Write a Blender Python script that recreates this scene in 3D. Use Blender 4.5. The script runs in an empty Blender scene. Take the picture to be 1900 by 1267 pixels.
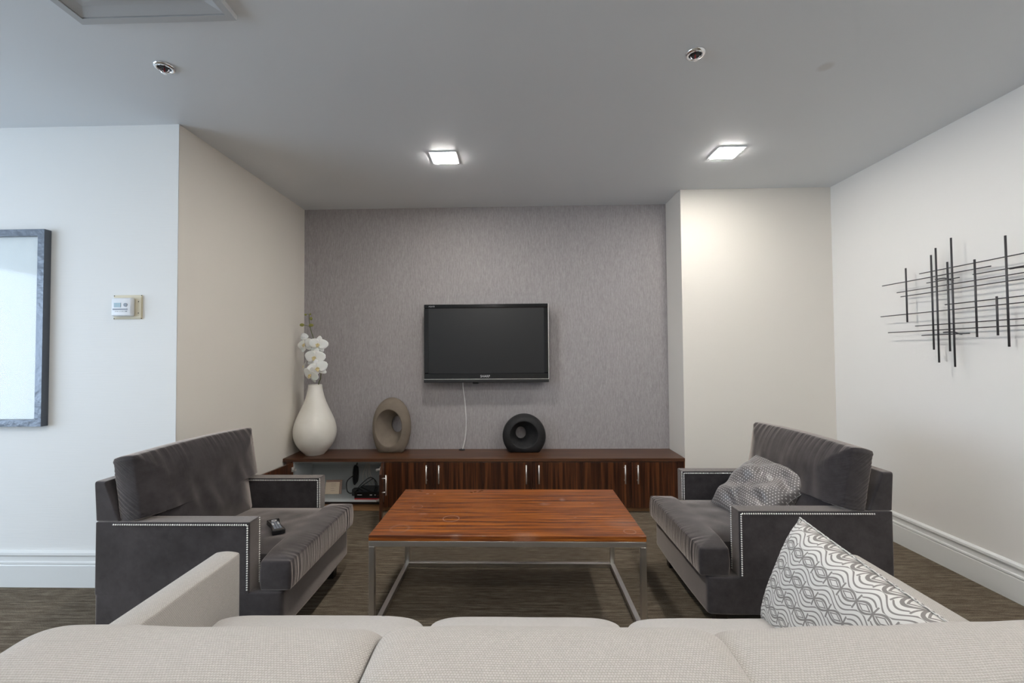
import bpy, bmesh, math, random
from mathutils import Vector, Matrix, noise
R = math.radians
PI = math.pi
random.seed(7)
scn = bpy.context.scene
col = scn.collection

# ------------------------------------------------------------------ camera
def rot_axes(y, p, r):
    fwd = Vector((-math.sin(y)*math.cos(p), math.cos(y)*math.cos(p), math.sin(p)))
    right = Vector((math.cos(y), math.sin(y), 0))
    up = right.cross(fwd)
    return right*math.cos(r) - up*math.sin(r), up*math.cos(r) + right*math.sin(r), fwd
cr, cu, cf = rot_axes(.0252, .0249, .0074)
cam_d = bpy.data.cameras.new('camera'); cam = bpy.data.objects.new('camera', cam_d); col.objects.link(cam)
M = Matrix((cr, cu, -cf)).transposed().to_4x4(); M.translation = (0, 0, 1.35)
cam.matrix_world = M
cam_d.sensor_width = 36; cam_d.lens = 805.61/1900*36
cam_d.shift_x = (950-935.4)/1900; cam_d.shift_y = (636.35-633.5)/1900
cam_d.clip_start = .05
scn.camera = cam

# ------------------------------------------------------------------ world, daylight, exposure
W = bpy.data.worlds.new('sky'); scn.world = W; W.use_nodes = True
bg = W.node_tree.nodes['Background']
bg.inputs[0].default_value = (.68, .83, 1, 1); bg.inputs[1].default_value = 6.8
scn.view_settings.view_transform = 'Standard'; scn.view_settings.look = 'None'
scn.view_settings.gamma = 1; scn.view_settings.use_curve_mapping = False
scn.view_settings.exposure = 0.33
scn.cycles.max_bounces = 8; scn.cycles.diffuse_bounces = 6; scn.cycles.glossy_bounces = 4
scn.cycles.use_denoising = True
scn.cycles.sample_clamp_indirect = 6
LAMP = 150.0          # strength of the ceiling light diffusers

def portal(loc, rot, sx, sy):
    l = bpy.data.lights.new('window_daylight', 'AREA'); l.shape = 'RECTANGLE'; l.size = sx; l.size_y = sy
    l.cycles.is_portal = True
    o = bpy.data.objects.new('window_daylight', l); o.location = loc; o.rotation_euler = rot; col.objects.link(o)
portal((-6.08, -.4, 1.45), (0, R(-90), 0), 2.0, 4.4)

# ------------------------------------------------------------------ material helpers
class NT:
    def __init__(s, name, base=(.5,.5,.5), rough=.5, metal=0, spec=.5, **kw):
        s.m = bpy.data.materials.new(name); s.m.use_nodes = True
        s.t = s.m.node_tree; s.b = s.t.nodes['Principled BSDF']
        s.b.inputs['Base Color'].default_value = (*base, 1)
        s.b.inputs['Roughness'].default_value = rough
        s.b.inputs['Metallic'].default_value = metal
        s.b.inputs['Specular IOR Level'].default_value = spec
        for k, v in kw.items():
            s.b.inputs[k.replace('_', ' ')].default_value = v
    def n(s, typ, ins=None, **props):
        nd = s.t.nodes.new('ShaderNode'+typ)
        for k, v in props.items(): setattr(nd, k, v)
        for k, v in (ins or {}).items():
            if isinstance(v, bpy.types.NodeSocket): s.t.links.new(v, nd.inputs[k])
            else: nd.inputs[k].default_value = v
        return nd
    def math(s, op, a, b=0.0, c=None, clamp=False):
        ins = {0: a, 1: b}
        if c is not None: ins[2] = c
        return s.n('Math', ins, operation=op, use_clamp=clamp).outputs[0]
    def coord(s, kind='Object', scale=(1,1,1), rot=(0,0,0)):
        tc = s.n('TexCoord').outputs[kind]
        return s.n('Mapping', {'Vector': tc, 'Scale': scale, 'Rotation': rot}).outputs[0]
    def noise(s, vec, scale, detail=3, rough=.5, out='Fac'):
        return s.n('TexNoise', {'Vector': vec, 'Scale': scale, 'Detail': detail, 'Roughness': rough}).outputs[out]
    def ramp(s, fac, stops):
        r = s.n('ValToRGB', {'Fac': fac}); e = r.color_ramp.elements
        while len(e) < len(stops): e.new(.5)
        for k, (p, c) in enumerate(stops):
            e[k].position = p; e[k].color = (*c, 1) if len(c) == 3 else c
        return r.outputs[0]
    def mix(s, fac, a, b, mode='MIX'):
        nd = s.n('Mix', {'Factor': fac}, data_type='RGBA', blend_type=mode)
        for k, v in ((6, a), (7, b)):
            if isinstance(v, bpy.types.NodeSocket): s.t.links.new(v, nd.inputs[k])
            else: nd.inputs[k].default_value = (*v, 1)
        return nd.outputs[2]
    def set(s, name, sock): s.t.links.new(sock, s.b.inputs[name]); return s
    def bump(s, h, strength=.3, dist=.01):
        b = s.n('Bump', {'Height': h, 'Strength': strength, 'Distance': dist}).outputs[0]
        s.t.links.new(b, s.b.inputs['Normal']); return s

def paint(name, c, rough=.6, bump=.05, stripes=False):
    t = NT(name, c, rough, spec=.35)
    v = t.coord()
    if stripes:
        v = t.coord(scale=(6, 6, 260)); t.bump(t.noise(v, 1, 4), .25, .002)
    else: t.bump(t.noise(v, 260, 2), bump, .002)
    return t.m
m_wall = paint('warm_white_paint', (.73, .69, .63))
m_wall_l = paint('white_grasscloth', (.78, .78, .765), stripes=True)
m_right = paint('pale_grey_paint', (.76, .742, .715))
m_trim = paint('white_gloss_trim', (.74, .75, .74), .35, .02)
# ceiling with one small round smudge
t = NT('ceiling_paint', (.72, .745, .77), .42, spec=.4)
p = t.coord()
d = t.n('VectorMath', {0: p, 1: (1.535, 2.137, 2.7465)}, operation='DISTANCE').outputs['Value']
t.set('Base Color', t.ramp(d, [(.022, (.62, .62, .62)), (.042, (.72, .745, .77))]))
t.bump(t.noise(p, 120, 2), .04, .002)
m_ceil = t.m
# grey woven wallcovering: fine vertical threads
t = NT('grey_woven_wallcovering', rough=.85, spec=.25)
v1 = t.coord(scale=(210, 210, 16)); v2 = t.coord(scale=(90, 90, 40))
n1 = t.noise(v1, 1, 3, .6); n2 = t.noise(v2, 1, 2)
f = t.math('ADD', t.math('MULTIPLY', n1, .7), t.math('MULTIPLY', n2, .3))
t.set('Base Color', t.ramp(f, [(.30, (.265, .246, .249)), (.5, (.335, .313, .317)), (.70, (.41, .386, .390))]))
t.bump(f, .3, .002); m_grey = t.m
# carpet: brown loop pile with streaks running across the room
t = NT('brown_striped_carpet', rough=.95, spec=.1)
v1 = t.coord(scale=(3.2, 150, 1)); v2 = t.coord(scale=(260, 260, 1)); v3 = t.coord(scale=(14, 60, 1))
n1 = t.noise(v1, 1, 4, .65); n2 = t.noise(v2, 1, 2); n3 = t.noise(v3, 1, 3)
f = t.math('ADD', t.math('ADD', t.math('MULTIPLY', n1, .5), t.math('MULTIPLY', n2, .3)), t.math('MULTIPLY', n3, .2))
t.set('Base Color', t.ramp(f, [(.36, (.045, .034, .024)), (.5, (.135, .108, .078)), (.64, (.28, .235, .178))]))
t.bump(f, .8, .006); m_carpet = t.m

def velvet(name, base, gathers=False):
    t = NT(name, rough=.8, spec=.12, Sheen_Weight=1.0, Sheen_Roughness=.38)
    t.b.inputs['Sheen Tint'].default_value = (1, .88, .80, 1)
    v = t.coord(); n = t.noise(v, 5, 4, .6); n2 = t.noise(v, 22, 4, .65)
    f = t.math('ADD', t.math('MULTIPLY', n, .6), t.math('MULTIPLY', n2, .4))
    t.set('Base Color', t.ramp(f, [(.36, tuple(c*.6 for c in base)), (.64, tuple(c*1.4 for c in base))]))
    h = t.math('MULTIPLY', t.noise(v, 700, 1), .0006)
    if gathers:     # small puckers running in from the seams
        at = t.n('Attribute', attribute_name='gather').outputs['Color']
        a = t.n('SeparateColor', {0: at})
        sx = t.n('SeparateXYZ', {0: v})
        oth = t.math('ADD', sx.outputs[0], sx.outputs[2])
        w1 = t.noise(t.n('CombineXYZ', {0: t.math('MULTIPLY', sx.outputs[1], 80), 1: t.math('MULTIPLY', oth, 5.0)}).outputs[0], 1, 2.5, .5)
        w2 = t.noise(t.n('CombineXYZ', {0: t.math('MULTIPLY', oth, 80), 1: t.math('MULTIPLY', sx.outputs[1], 5.0)}).outputs[0], 1, 2.5, .5)
        h = t.math('ADD', h, t.math('MULTIPLY', t.math('ADD', t.math('MULTIPLY', w1, a.outputs[0]), t.math('MULTIPLY', w2, a.outputs[1])), .0034))
    t.bump(h, 1.0, 1.0)
    return t.m
m_velvet = velvet('charcoal_velvet', (.037, .033, .035))
m_velvetg = velvet('charcoal_velvet_cushions', (.037, .033, .035), True)

def weave(name, c1, c2, w=.0062, h=.0044, bump=.5):
    t = NT(name, rough=.9, spec=.15, Sheen_Weight=.15)
    uv0 = t.n('UVMap').outputs[0]
    wb = t.n('VectorMath', {0: t.n('TexNoise', {'Vector': uv0, 'Scale': 420, 'Detail': 2}).outputs['Color'], 1: (.5, .5, .5)}, operation='SUBTRACT').outputs[0]
    uv = t.n('VectorMath', {0: t.n('VectorMath', {0: wb, 'Scale': .0022}, operation='SCALE').outputs[0], 1: uv0}, operation='ADD').outputs[0]
    b = t.n('TexBrick', {'Vector': uv, 'Color1': (*c2, 1), 'Color2': (*[x*.9 for x in c2], 1), 'Mortar': (*c1, 1), 'Scale': 1.0,
                         'Mortar Size': h*.20, 'Mortar Smooth': 1.0, 'Brick Width': w, 'Row Height': h})
    n = t.noise(uv, 900, 2)
    n2 = t.noise(uv, 9, 3)
    cc = t.mix(t.math('MULTIPLY', n, .3), b.outputs['Color'], tuple(x*.72 for x in c1))
    cc = t.mix(t.math('MULTIPLY', n2, .16), cc, tuple(x*.7 for x in c2))
    t.set('Base Color', cc)
    t.bump(t.math('SUBTRACT', 1.0, b.outputs['Fac']), bump, .0015)
    return t.m
m_sofa = weave('oatmeal_woven_fabric', (.31, .288, .262), (.545, .513, .475), .0056, .0044, .45)
m_seat = weave('oatmeal_fine_fabric', (.36, .34, .32), (.585, .56, .535), .0042, .0034, .3)

def wood(name, stops, scale, gloss=.35, n_str=.1):
    t = NT(name, rough=gloss, spec=.5)
    v = t.coord(scale=scale)
    n1 = t.noise(v, 1, 5, .62)
    v2 = t.coord(scale=tuple(s*3.3 for s in scale)); n2 = t.noise(v2, 1, 4, .6)
    f = t.math('ADD', t.math('MULTIPLY', n1, .65), t.math('MULTIPLY', n2, .35))
    t.f = f
    t.c = t.ramp(f, stops); t.set('Base Color', t.c)
    t.bump(n2, n_str, .001)
    return t
m_doors = wood('dark_zebrano_veneer', [(.34, (.010, .004, .003)), (.47, (.040, .014, .007)), (.56, (.105, .035, .013)), (.68, (.19, .070, .025))], (52, 52, 1.0), .30).m
m_top = wood('walnut_top', [(.36, (.042, .016, .008)), (.5, (.088, .036, .017)), (.68, (.155, .068, .030))], (1.5, 26, 26), .33).m
m_edge = m_top
m_plinth = wood('tan_plinth_wood', [(.4, (.30, .15, .065)), (.6, (.42, .23, .11))], (1.5, 20, 40), .5).m
# coffee table: red-brown timber with pale water rings and scuffs
t = wood('red_brown_table_timber', [(.33, (.040, .012, .006)), (.45, (.125, .033, .009)), (.55, (.27, .078, .012)), (.70, (.46, .160, .026))], (1.6, 46, 46), .30)
p = t.coord('Object')
px = t.n('SeparateXYZ', {0: p}); t.b.inputs['Specular IOR Level'].default_value = .38
def ring(cx, cy, r, w, ex=1.0, amt=.5):
    dx = t.math('MULTIPLY', t.math('SUBTRACT', px.outputs[0], cx), ex); dy = t.math('SUBTRACT', px.outputs[1], cy)
    dd = t.math('SQRT', t.math('ADD', t.math('MULTIPLY', dx, dx), t.math('MULTIPLY', dy, dy)))
    a = t.math('SUBTRACT', 1.0, t.math('DIVIDE', t.math('ABSOLUTE', t.math('SUBTRACT', dd, r)), w), clamp=True)
    return t.math('MULTIPLY', a, amt)
marks = ring(-.297, -.138, .042, .0035, amt=.45)
for q in ((-.515, .039, .028, .0035, 1, .25), (.600, -.300, .028, .005, 1, .30), (-.505, .268, .004, .009, 1, .5), (-.462, .268, .003, .008, 1, .5),
          (-.535, -.270, .045, .010, 1, .12), (.321, .161, .0, .035, 1.6, .32), (.211, .086, 0, .03, .8, .25), (.596, -.20, 0, .09, .8, .14), (-.461, -.07, 0, .02, .6, .2),
          (.36, -.12, 0, .012, 1, .25), (-.245, -.345, 0, .02, .6, .25), (.09, -.345, 0, .04, .5, .2), (.49, .096, 0, .014, 1, .25)):
    marks = t.math('MAXIMUM', marks, ring(*q))
nz = t.noise(p, 60, 3)
marks = t.math('MULTIPLY', marks, t.math('ADD', nz, .45), clamp=True)
t.set('Base Color', t.mix(marks, t.c, (.55, .42, .36)))
t.set('Roughness', t.math('ADD', t.math('MULTIPLY', t.noise(p, 7, 3), .25), .20))
m_table = t.m

def brushed(name, c, rough=.32):
    t = NT(name, c, rough, 1.0); v = t.coord(scale=(4, 4, 300))
    t.bump(t.noise(v, 1, 2), .05, .0005); return t.m
m_steel = brushed('brushed_steel', (.74, .72, .69), .30)
m_nickel = NT('satin_nickel', (.88, .86, .83), .34, .75).m
m_chrome = NT('chrome', (.85, .85, .86), .12, 1).m
m_nail = NT('polished_nailheads', (.95, .93, .89), .28, .55).m
m_black = NT('black_gloss_plastic', (.006, .006, .007), .12).m
m_blackm = NT('black_matt_plastic', (.012, .012, .013), .45).m
m_screen = NT('lcd_screen_glass', (.010, .0105, .012), .34, spec=.55).m
m_iron = NT('dark_grey_iron', (.055, .052, .055), .45, .3).m
m_white = NT('white_plastic', (.74, .76, .79), .4).m
m_beige = NT('aged_beige_plastic', (.66, .60, .45), .5).m
m_lcd = NT('thermostat_lcd', (.22, .33, .38), .2).m
m_greyp = NT('grey_plastic', (.22, .24, .28), .4).m
m_whitecable = NT('white_cable_jacket', (.72, .72, .72), .4).m
m_ivory = NT('ivory_cable_jacket', (.50, .46, .40), .5).m
m_cab_in = paint('pale_cabinet_melamine', (.50, .53, .54), .5, .01)
m_cab_back = paint('cabinet_melamine_grey', (.42, .44, .44), .5, .01)
m_paper = NT('cream_paper', (.72, .60, .46), .8).m
m_card = NT('brown_card', (.36, .25, .20), .8).m
m_red = NT('red_strip', (.32, .015, .02), .4).m
m_dfoot = NT('dark_wood_foot', (.012, .007, .005), .4).m
t = NT('glazed_cream_ceramic', (.70, .665, .60), .28, spec=.5, Coat_Weight=.25)
t.set('Base Color', t.ramp(t.noise(t.coord(), 6, 3), [(.35, (.76, .73, .66)), (.65, (.81, .785, .73))])); m_vase = t.m
def stone(name, a, b, rough=.8, s=14):
    t = NT(name, rough=rough, spec=.25); v = t.coord()
    t.set('Base Color', t.ramp(t.noise(v, s, 5, .65), [(.35, a), (.65, b)])); t.bump(t.noise(v, 160, 3), .15, .002); return t.m
m_taupe = stone('taupe_ceramic', (.180, .148, .115), (.205, .170, .134))
m_coal = stone('charcoal_ceramic', (.016, .016, .017), (.026, .025, .026), .6)
t = NT('white_orchid_silk', (.90, .885, .85), .6, spec=.2, Subsurface_Weight=.15); m_petal = t.m
m_pale = NT('pale_yellow_lip', (.68, .56, .30), .6).m
m_green = NT('green_stem', (.10, .115, .03), .5).m
m_bud = NT('olive_bud', (.24, .24, .05), .5).m
m_print = NT('pale_blue_white_print', (.88, .92, .93), .5).m
m_glassfront = NT('picture_glazing', (.80, .86, .88), .06, spec=.9, Alpha=.25).m
t = NT('hammered_grey_metal', (.115, .13, .155), .38, .55)
t.bump(t.noise(t.coord(), 22, 3), .5, .01); m_frame = t.m
t = NT('light_diffuser', (1, 1, 1), .5)
t.b.inputs['Emission Color'].default_value = (1, .965, .915, 1); t.b.inputs['Emission Strength'].default_value = LAMP
m_lamp = t.m
m_letter = NT('silver_lettering', (.75, .75, .76), .3, .6).m
t = NT('clear_window_glass', (1, 1, 1), 0.0, Transmission_Weight=1.0); t.b.inputs['IOR'].default_value = 1.0; m_wglass = t.m

# dotted grey satin
t = NT('grey_dotted_satin', rough=.36, spec=.5, Sheen_Weight=.2)
uv = t.n('UVMap').outputs[0]
s = t.n('SeparateXYZ', {0: uv}); P_ = .0135
ux = t.math('DIVIDE', s.outputs[0], P_); uy = t.math('DIVIDE', s.outputs[1], P_)
row = t.math('MODULO', t.math('FLOOR', t.math('ADD', uy, 1000)), 2)
ux = t.math('ADD', ux, t.math('MULTIPLY', row, .5))
fx = t.math('SUBTRACT', t.math('FRACT', t.math('ADD', ux, 1000)), .5); fy = t.math('SUBTRACT', t.math('FRACT', t.math('ADD', uy, 1000)), .5)
dd = t.math('SQRT', t.math('ADD', t.math('MULTIPLY', fx, fx), t.math('MULTIPLY', fy, fy)))
t.set('Base Color', t.ramp(dd, [(.15, (.58, .55, .53)), (.21, (.125, .112, .108))]))
m_dots = t.m
# white fabric with grey interlaced trellis
t = NT('white_trellis_print_fabric', rough=.85, spec=.15)
uv = t.n('UVMap').outputs[0]
s = t.n('SeparateXYZ', {0: uv}); U, V = s.outputs[1], s.outputs[0]
def lines(A, p, per, phase, wd, slope=0.0):
    y = t.math('MULTIPLY', t.math('SINE', t.math('ADD', t.math('MULTIPLY', V, 2*PI/per), phase)), A)
    x = t.math('ADD', t.math('ADD', U, y), t.math('MULTIPLY', V, slope))
    fr = t.math('SUBTRACT', t.math('FRACT', t.math('ADD', t.math('DIVIDE', x, p), 1000)), .5)
    return t.math('LESS_THAN', t.math('ABSOLUTE', fr), wd/p/2)
PT = .070
l1 = lines(.0135, PT, .092, 0.0, .0060)
l2 = lines(-.0135, PT, .092, 0.0, .0060)
l3 = lines(.0125, PT/5, .092, 0.0, .0042)
ax = t.math('ABSOLUTE', t.math('SUBTRACT', t.math('FRACT', t.math('ADD', t.math('DIVIDE', U, PT), 1000)), .5))   # 0 on the chain axis
l3 = t.math('MULTIPLY', l3, t.math('GREATER_THAN', ax, .24))
cv = t.math('ABSOLUTE', t.math('SUBTRACT', t.math('FRACT', t.math('ADD', t.math('DIVIDE', V, .046), 1000.0)), .5))
link = t.math('MULTIPLY', t.math('GREATER_THAN', cv, .455), t.math('MULTIPLY', t.math('LESS_THAN', ax, .30), t.math('GREATER_THAN', ax, .04)))
hexd = t.math('ADD', t.math('MULTIPLY', ax, PT), t.math('MULTIPLY', cv, .046*.55))
hexl = t.math('LESS_THAN', t.math('ABSOLUTE', t.math('SUBTRACT', hexd, .0085)), .0016)
a = t.math('MAXIMUM', t.math('MAXIMUM', l1, l2), t.math('MAXIMUM', l3, t.math('MAXIMUM', link, hexl)))
t.set('Base Color', t.mix(a, (.60, .585, .56), (.215, .20, .19)))
t.bump(t.noise(uv, 900, 2), .15, .001)
m_trellis = t.m

# ------------------------------------------------------------------ mesh helpers
def finish(name, me, mat, parent=None, smooth=False, uv=False, loc=None):
    if smooth:
        for p in me.polygons: p.use_smooth = True
    if mat: me.materials.append(mat)
    if uv: boxuv(me)
    o = bpy.data.objects.new(name, me); col.objects.link(o)
    if parent: o.parent = parent
    if loc: o.location = loc
    return o
def boxuv(me):
    uvl = me.uv_layers.new(name='UVMap') if not me.uv_layers else me.uv_layers[0]
    for p in me.polygons:
        n = p.normal; a = max(range(3), key=lambda k: abs(n[k]))
        i, j = ((1, 2), (0, 2), (0, 1))[a]
        for li in p.loop_indices:
            c = me.vertices[me.loops[li].vertex_index].co
            uvl.data[li].uv = (c[i], c[j])
def BM(): return bmesh.new()
def obj(name, bm, mat, parent=None, smooth=False, uv=False, loc=None):
    bmesh.ops.recalc_face_normals(bm, faces=bm.faces[:])
    me = bpy.data.meshes.new(name); bm.to_mesh(me); bm.free(); me.update()
    return finish(name, me, mat, parent, smooth, uv, loc)
def box(bm, x0, x1, y0, y1, z0, z1, bev=0, seg=2):
    r = bmesh.ops.create_cube(bm, size=1)
    vs = r['verts']
    for v in vs:
        v.co = Vector(((x0+x1)/2+v.co.x*(x1-x0), (y0+y1)/2+v.co.y*(y1-y0), (z0+z1)/2+v.co.z*(z1-z0)))
    if bev:
        es = list({e for v in vs for e in v.link_edges})
        bmesh.ops.bevel(bm, geom=es, offset=bev, segments=seg, profile=.5, affect='EDGES')
    return bm
def bx(*a, **k): return box(BM(), *a, **k)
def tube(bm, pts, r, n=8, closed=False, caps=True):
    pts = [Vector(p) for p in pts]; N = len(pts); rings = []
    rr = r if isinstance(r, (list, tuple)) else [r]*N
    prev = None
    for i, p in enumerate(pts):
        a = pts[(i-1) % N] if (closed or i) else p
        b = pts[(i+1) % N] if (closed or i < N-1) else p
        tn = (b-a).normalized()
        if prev is None:
            s = tn.cross(Vector((0, 0, 1)))
            if s.length < .1: s = tn.cross(Vector((1, 0, 0)))
        else: s = prev - tn*prev.dot(tn)
        s.normalize(); prev = s; u = tn.cross(s)
        rings.append([bm.verts.new(p + (s*math.cos(2*PI*k/n)+u*math.sin(2*PI*k/n))*rr[i]) for k in range(n)])
    for i in range(N if closed else N-1):
        A, B = rings[i], rings[(i+1) % N]
        for k in range(n): bm.faces.new((A[k], A[(k+1) % n], B[(k+1) % n], B[k]))
    if caps and not closed:
        bm.faces.new(rings[0]); bm.faces.new(rings[-1])
    return bm
def lathe(bm, prof, n=48, c=(0, 0), cap=True):
    rings = []
    for r, z in prof:
        rings.append([bm.verts.new((c[0]+r*math.cos(2*PI*k/n), c[1]+r*math.sin(2*PI*k/n), z)) for k in range(n)])
    for A, B in zip(rings, rings[1:]):
        for k in range(n): bm.faces.new((A[k], A[(k+1) % n], B[(k+1) % n], B[k]))
    if cap: bm.faces.new(rings[0]); bm.faces.new(rings[-1])
    return bm
def spline(pts, n=8):
    pts = [Vector(p) for p in pts]; out = []
    P = [pts[0]] + pts + [pts[-1]]
    for i in range(1, len(P)-2):
        for k in range(n):
            u = k/n; a, b, c, d = P[i-1], P[i], P[i+1], P[i+2]
            out.append(.5*((2*b)+(c-a)*u+(2*a-5*b+4*c-d)*u*u+(3*b-a-3*c+d)*u**3))
    out.append(pts[-1]); return out
def refine(lo, hi, edge, step, extra=()):
    """grid lines from lo to hi, tight at both ends"""
    s = {round(lo, 4), round(lo+edge, 4), round(hi-edge, 4), round(hi, 4)}
    n = max(1, round((hi-lo-2*edge)/step))
    for k in range(1, n): s.add(round(lo+edge+(hi-lo-2*edge)*k/n, 4))
    for e in extra: s.add(round(e, 4))
    return sorted(s)
def soft(name, xs, ys, zs, mat, parent=None, keep=None, levels=2, disp=None, loc=None, uv=True, gather=None, uvf=None):
    """upholstered body: the hull of a grid of cells, subdivided, then shaped by disp()"""
    def grade(L):
        L = list(L); out = list(L)
        for rev in (0, 1):
            q = sorted(out, reverse=bool(rev)); res = [q[0], q[1]]; g0 = abs(q[1]-q[0])
            for t_ in q[2:]:
                while abs(t_-res[-1]) > g0*2.6:
                    g0 *= 1.6; res.append(res[-1]+math.copysign(g0, t_-res[-1]))
                    if g0 > .05: break
                g0 = max(abs(t_-res[-1]), 1e-4); res.append(t_)
            out = sorted(set(round(w_, 5) for w_ in res))
        return out
    xs, ys, zs = grade(xs), grade(ys), grade(zs)
    bm = BM(); V = {}
    def v(i, j, k):
        if (i, j, k) not in V: V[i, j, k] = bm.verts.new((xs[i], ys[j], zs[k]))
        return V[i, j, k]
    nx, ny, nz = len(xs)-1, len(ys)-1, len(zs)-1
    def on(i, j, k):
        if not (0 <= i < nx and 0 <= j < ny and 0 <= k < nz): return False
        return keep is None or keep((xs[i]+xs[i+1])/2, (ys[j]+ys[j+1])/2, (zs[k]+zs[k+1])/2)
    for i in range(nx):
        for j in range(ny):
            for k in range(nz):
                if not on(i, j, k): continue
                if not on(i-1, j, k): bm.faces.new((v(i, j, k), v(i, j, k+1), v(i, j+1, k+1), v(i, j+1, k)))
                if not on(i+1, j, k): bm.faces.new((v(i+1, j, k), v(i+1, j+1, k), v(i+1, j+1, k+1), v(i+1, j, k+1)))
                if not on(i, j-1, k): bm.faces.new((v(i, j, k), v(i+1, j, k), v(i+1, j, k+1), v(i, j, k+1)))
                if not on(i, j+1, k): bm.faces.new((v(i, j+1, k), v(i, j+1, k+1), v(i+1, j+1, k+1), v(i+1, j+1, k)))
                if not on(i, j, k-1): bm.faces.new((v(i, j, k), v(i, j+1, k), v(i+1, j+1, k), v(i+1, j, k)))
                if not on(i, j, k+1): bm.faces.new((v(i, j, k+1), v(i+1, j, k+1), v(i+1, j+1, k+1), v(i, j+1, k+1)))
    bmesh.ops.recalc_face_normals(bm, faces=bm.faces[:])
    me = bpy.data.meshes.new(name); bm.to_mesh(me); bm.free()
    tmp = bpy.data.objects.new('tmp', me); col.objects.link(tmp)
    md = tmp.modifiers.new('s', 'SUBSURF'); md.levels = levels
    dg = bpy.context.evaluated_depsgraph_get()
    me2 = bpy.data.meshes.new_from_object(tmp.evaluated_get(dg)); me2.name = name
    bpy.data.objects.remove(tmp); bpy.data.meshes.remove(me)
    if uv: boxuv(me2)
    if uvf:
        ul = me2.uv_layers[0]
        for p in me2.polygons:
            for li in p.loop_indices: ul.data[li].uv = uvf(me2.vertices[me2.loops[li].vertex_index].co, p.normal, p.center)
    if gather:
        at = me2.color_attributes.new('gather', 'FLOAT_COLOR', 'POINT')
        for q, d_ in zip(me2.vertices, at.data):
            g1, g2 = gather(q.co, q.normal); d_.color = (g1, g2, 0, 1)
    if disp:
        ns = [Vector(q.normal) for q in me2.vertices]
        for q, n in zip(me2.vertices, ns): q.co = disp(Vector(q.co), n)
    me2.update()
    return finish(name, me2, mat, parent, True, False, loc)
def N(x, y, z, s): return noise.noise(Vector((x*s, y*s, z*s)))
def thing(name, label, cat, loc=(0, 0, 0), rot=(0, 0, 0), group=None):
    o = bpy.data.objects.new(name, None); col.objects.link(o); o.empty_display_size = .05
    o.location = loc; o.rotation_euler = rot; return tag(o, label, cat, group)
def tag(o, label, cat, group=None):
    o['label'] = label; o['category'] = cat
    if group: o['group'] = group
    return o
def struct(o): o['kind'] = 'structure'; return o
def bez(u): return u*u*(3-2*u)
def cl(x, a=0., b=1.): return max(a, min(b, x))

# ------------------------------------------------------------------ the room
XL, XR, YB, YP, YL, XP, ZC = -2.012, 2.69, 4.092, 3.727, 2.532, 1.426, 2.7465
XW, YR = -6.0, -4.5
struct(obj('floor', bx(XW, XR, YR, YB, -.1, 0), m_carpet))
struct(obj('ceiling', bx(XW-.1, XR+.1, YR-.1, YB+.1, ZC, ZC+.12), m_ceil))
struct(obj('wall_back', bx(XL, XP, YB, YB+.1, 0, ZC), m_grey))
struct(obj('wall_alcove', bx(XL-.1, XL, YL, YB+.1, 0, ZC), m_wall))
struct(obj('wall_left', bx(XW-.1, XL-.1, YL, YL+.1, 0, ZC), m_wall_l))
bm = bx(XL-.1001, XL, YL-.0004, YL+.002, 0, ZC); struct(obj('wall_corner', bm, m_wall_l))
struct(obj('wall_pier', bx(XP, XR+.1, YP, YB+.1, 0, ZC), m_wall))
struct(obj('wall_right', bx(XR, XR+.1, YR-.1, YP, 0, ZC), m_right))
bm = BM()      # wall with the big window, far to the left
box(bm, XW-.1, XW, YR-.1, -2.6, 0, ZC); box(bm, XW-.1, XW, 1.8, YL, 0, ZC)
box(bm, XW-.1, XW, -2.6, 1.8, 0, .45); box(bm, XW-.1, XW, -2.6, 1.8, 2.45, ZC)
struct(obj('wall_west', bm, m_wall_l))
struct(obj('wall_rear', bx(XW, XR, YR-.1, YR, 0, ZC), m_wall))
bm = BM()
for y in (-2.58, -1.13, .33, 1.78): box(bm, XW-.07, XW-.02, y-.03, y+.03, .45, 2.45)
for z in (.48, 2.42): box(bm, XW-.07, XW-.02, -2.6, 1.8, z-.03, z+.03)
struct(obj('window_1', bm, m_trim))
BASE = [(0, 0), (.020, 0), (.020, .125), (.016, .131), (.022, .137), (.021, .146), (.012, .150), (.012, .175), (.016, .180), (.021, .187), (.019, .200), (.008, .207), (0, .209)]
def baseboard(name, p0, p1, nrm):
    bm = BM(); A = []; B = []
    for d_, z in BASE:
        A.append(bm.verts.new((p0[0]+nrm[0]*d_, p0[1]+nrm[1]*d_, z))); B.append(bm.verts.new((p1[0]+nrm[0]*d_, p1[1]+nrm[1]*d_, z)))
    for k in range(len(A)-1): bm.faces.new((A[k], A[k+1], B[k+1], B[k]))
    bm.faces.new(A); bm.faces.new(B)
    return struct(obj(name, bm, m_trim))
baseboard('baseboard_left', (XW, YL), (XL+.02, YL), (0, -1))
baseboard('baseboard_alcove', (XL, YL-.02), (XL, 3.70), (1, 0))
baseboard('baseboard_right', (XR, YR), (XR, YP), (-1, 0))
baseboard('baseboard_pier', (XP+.0, YP), (XR, YP), (0, -1))

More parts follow.
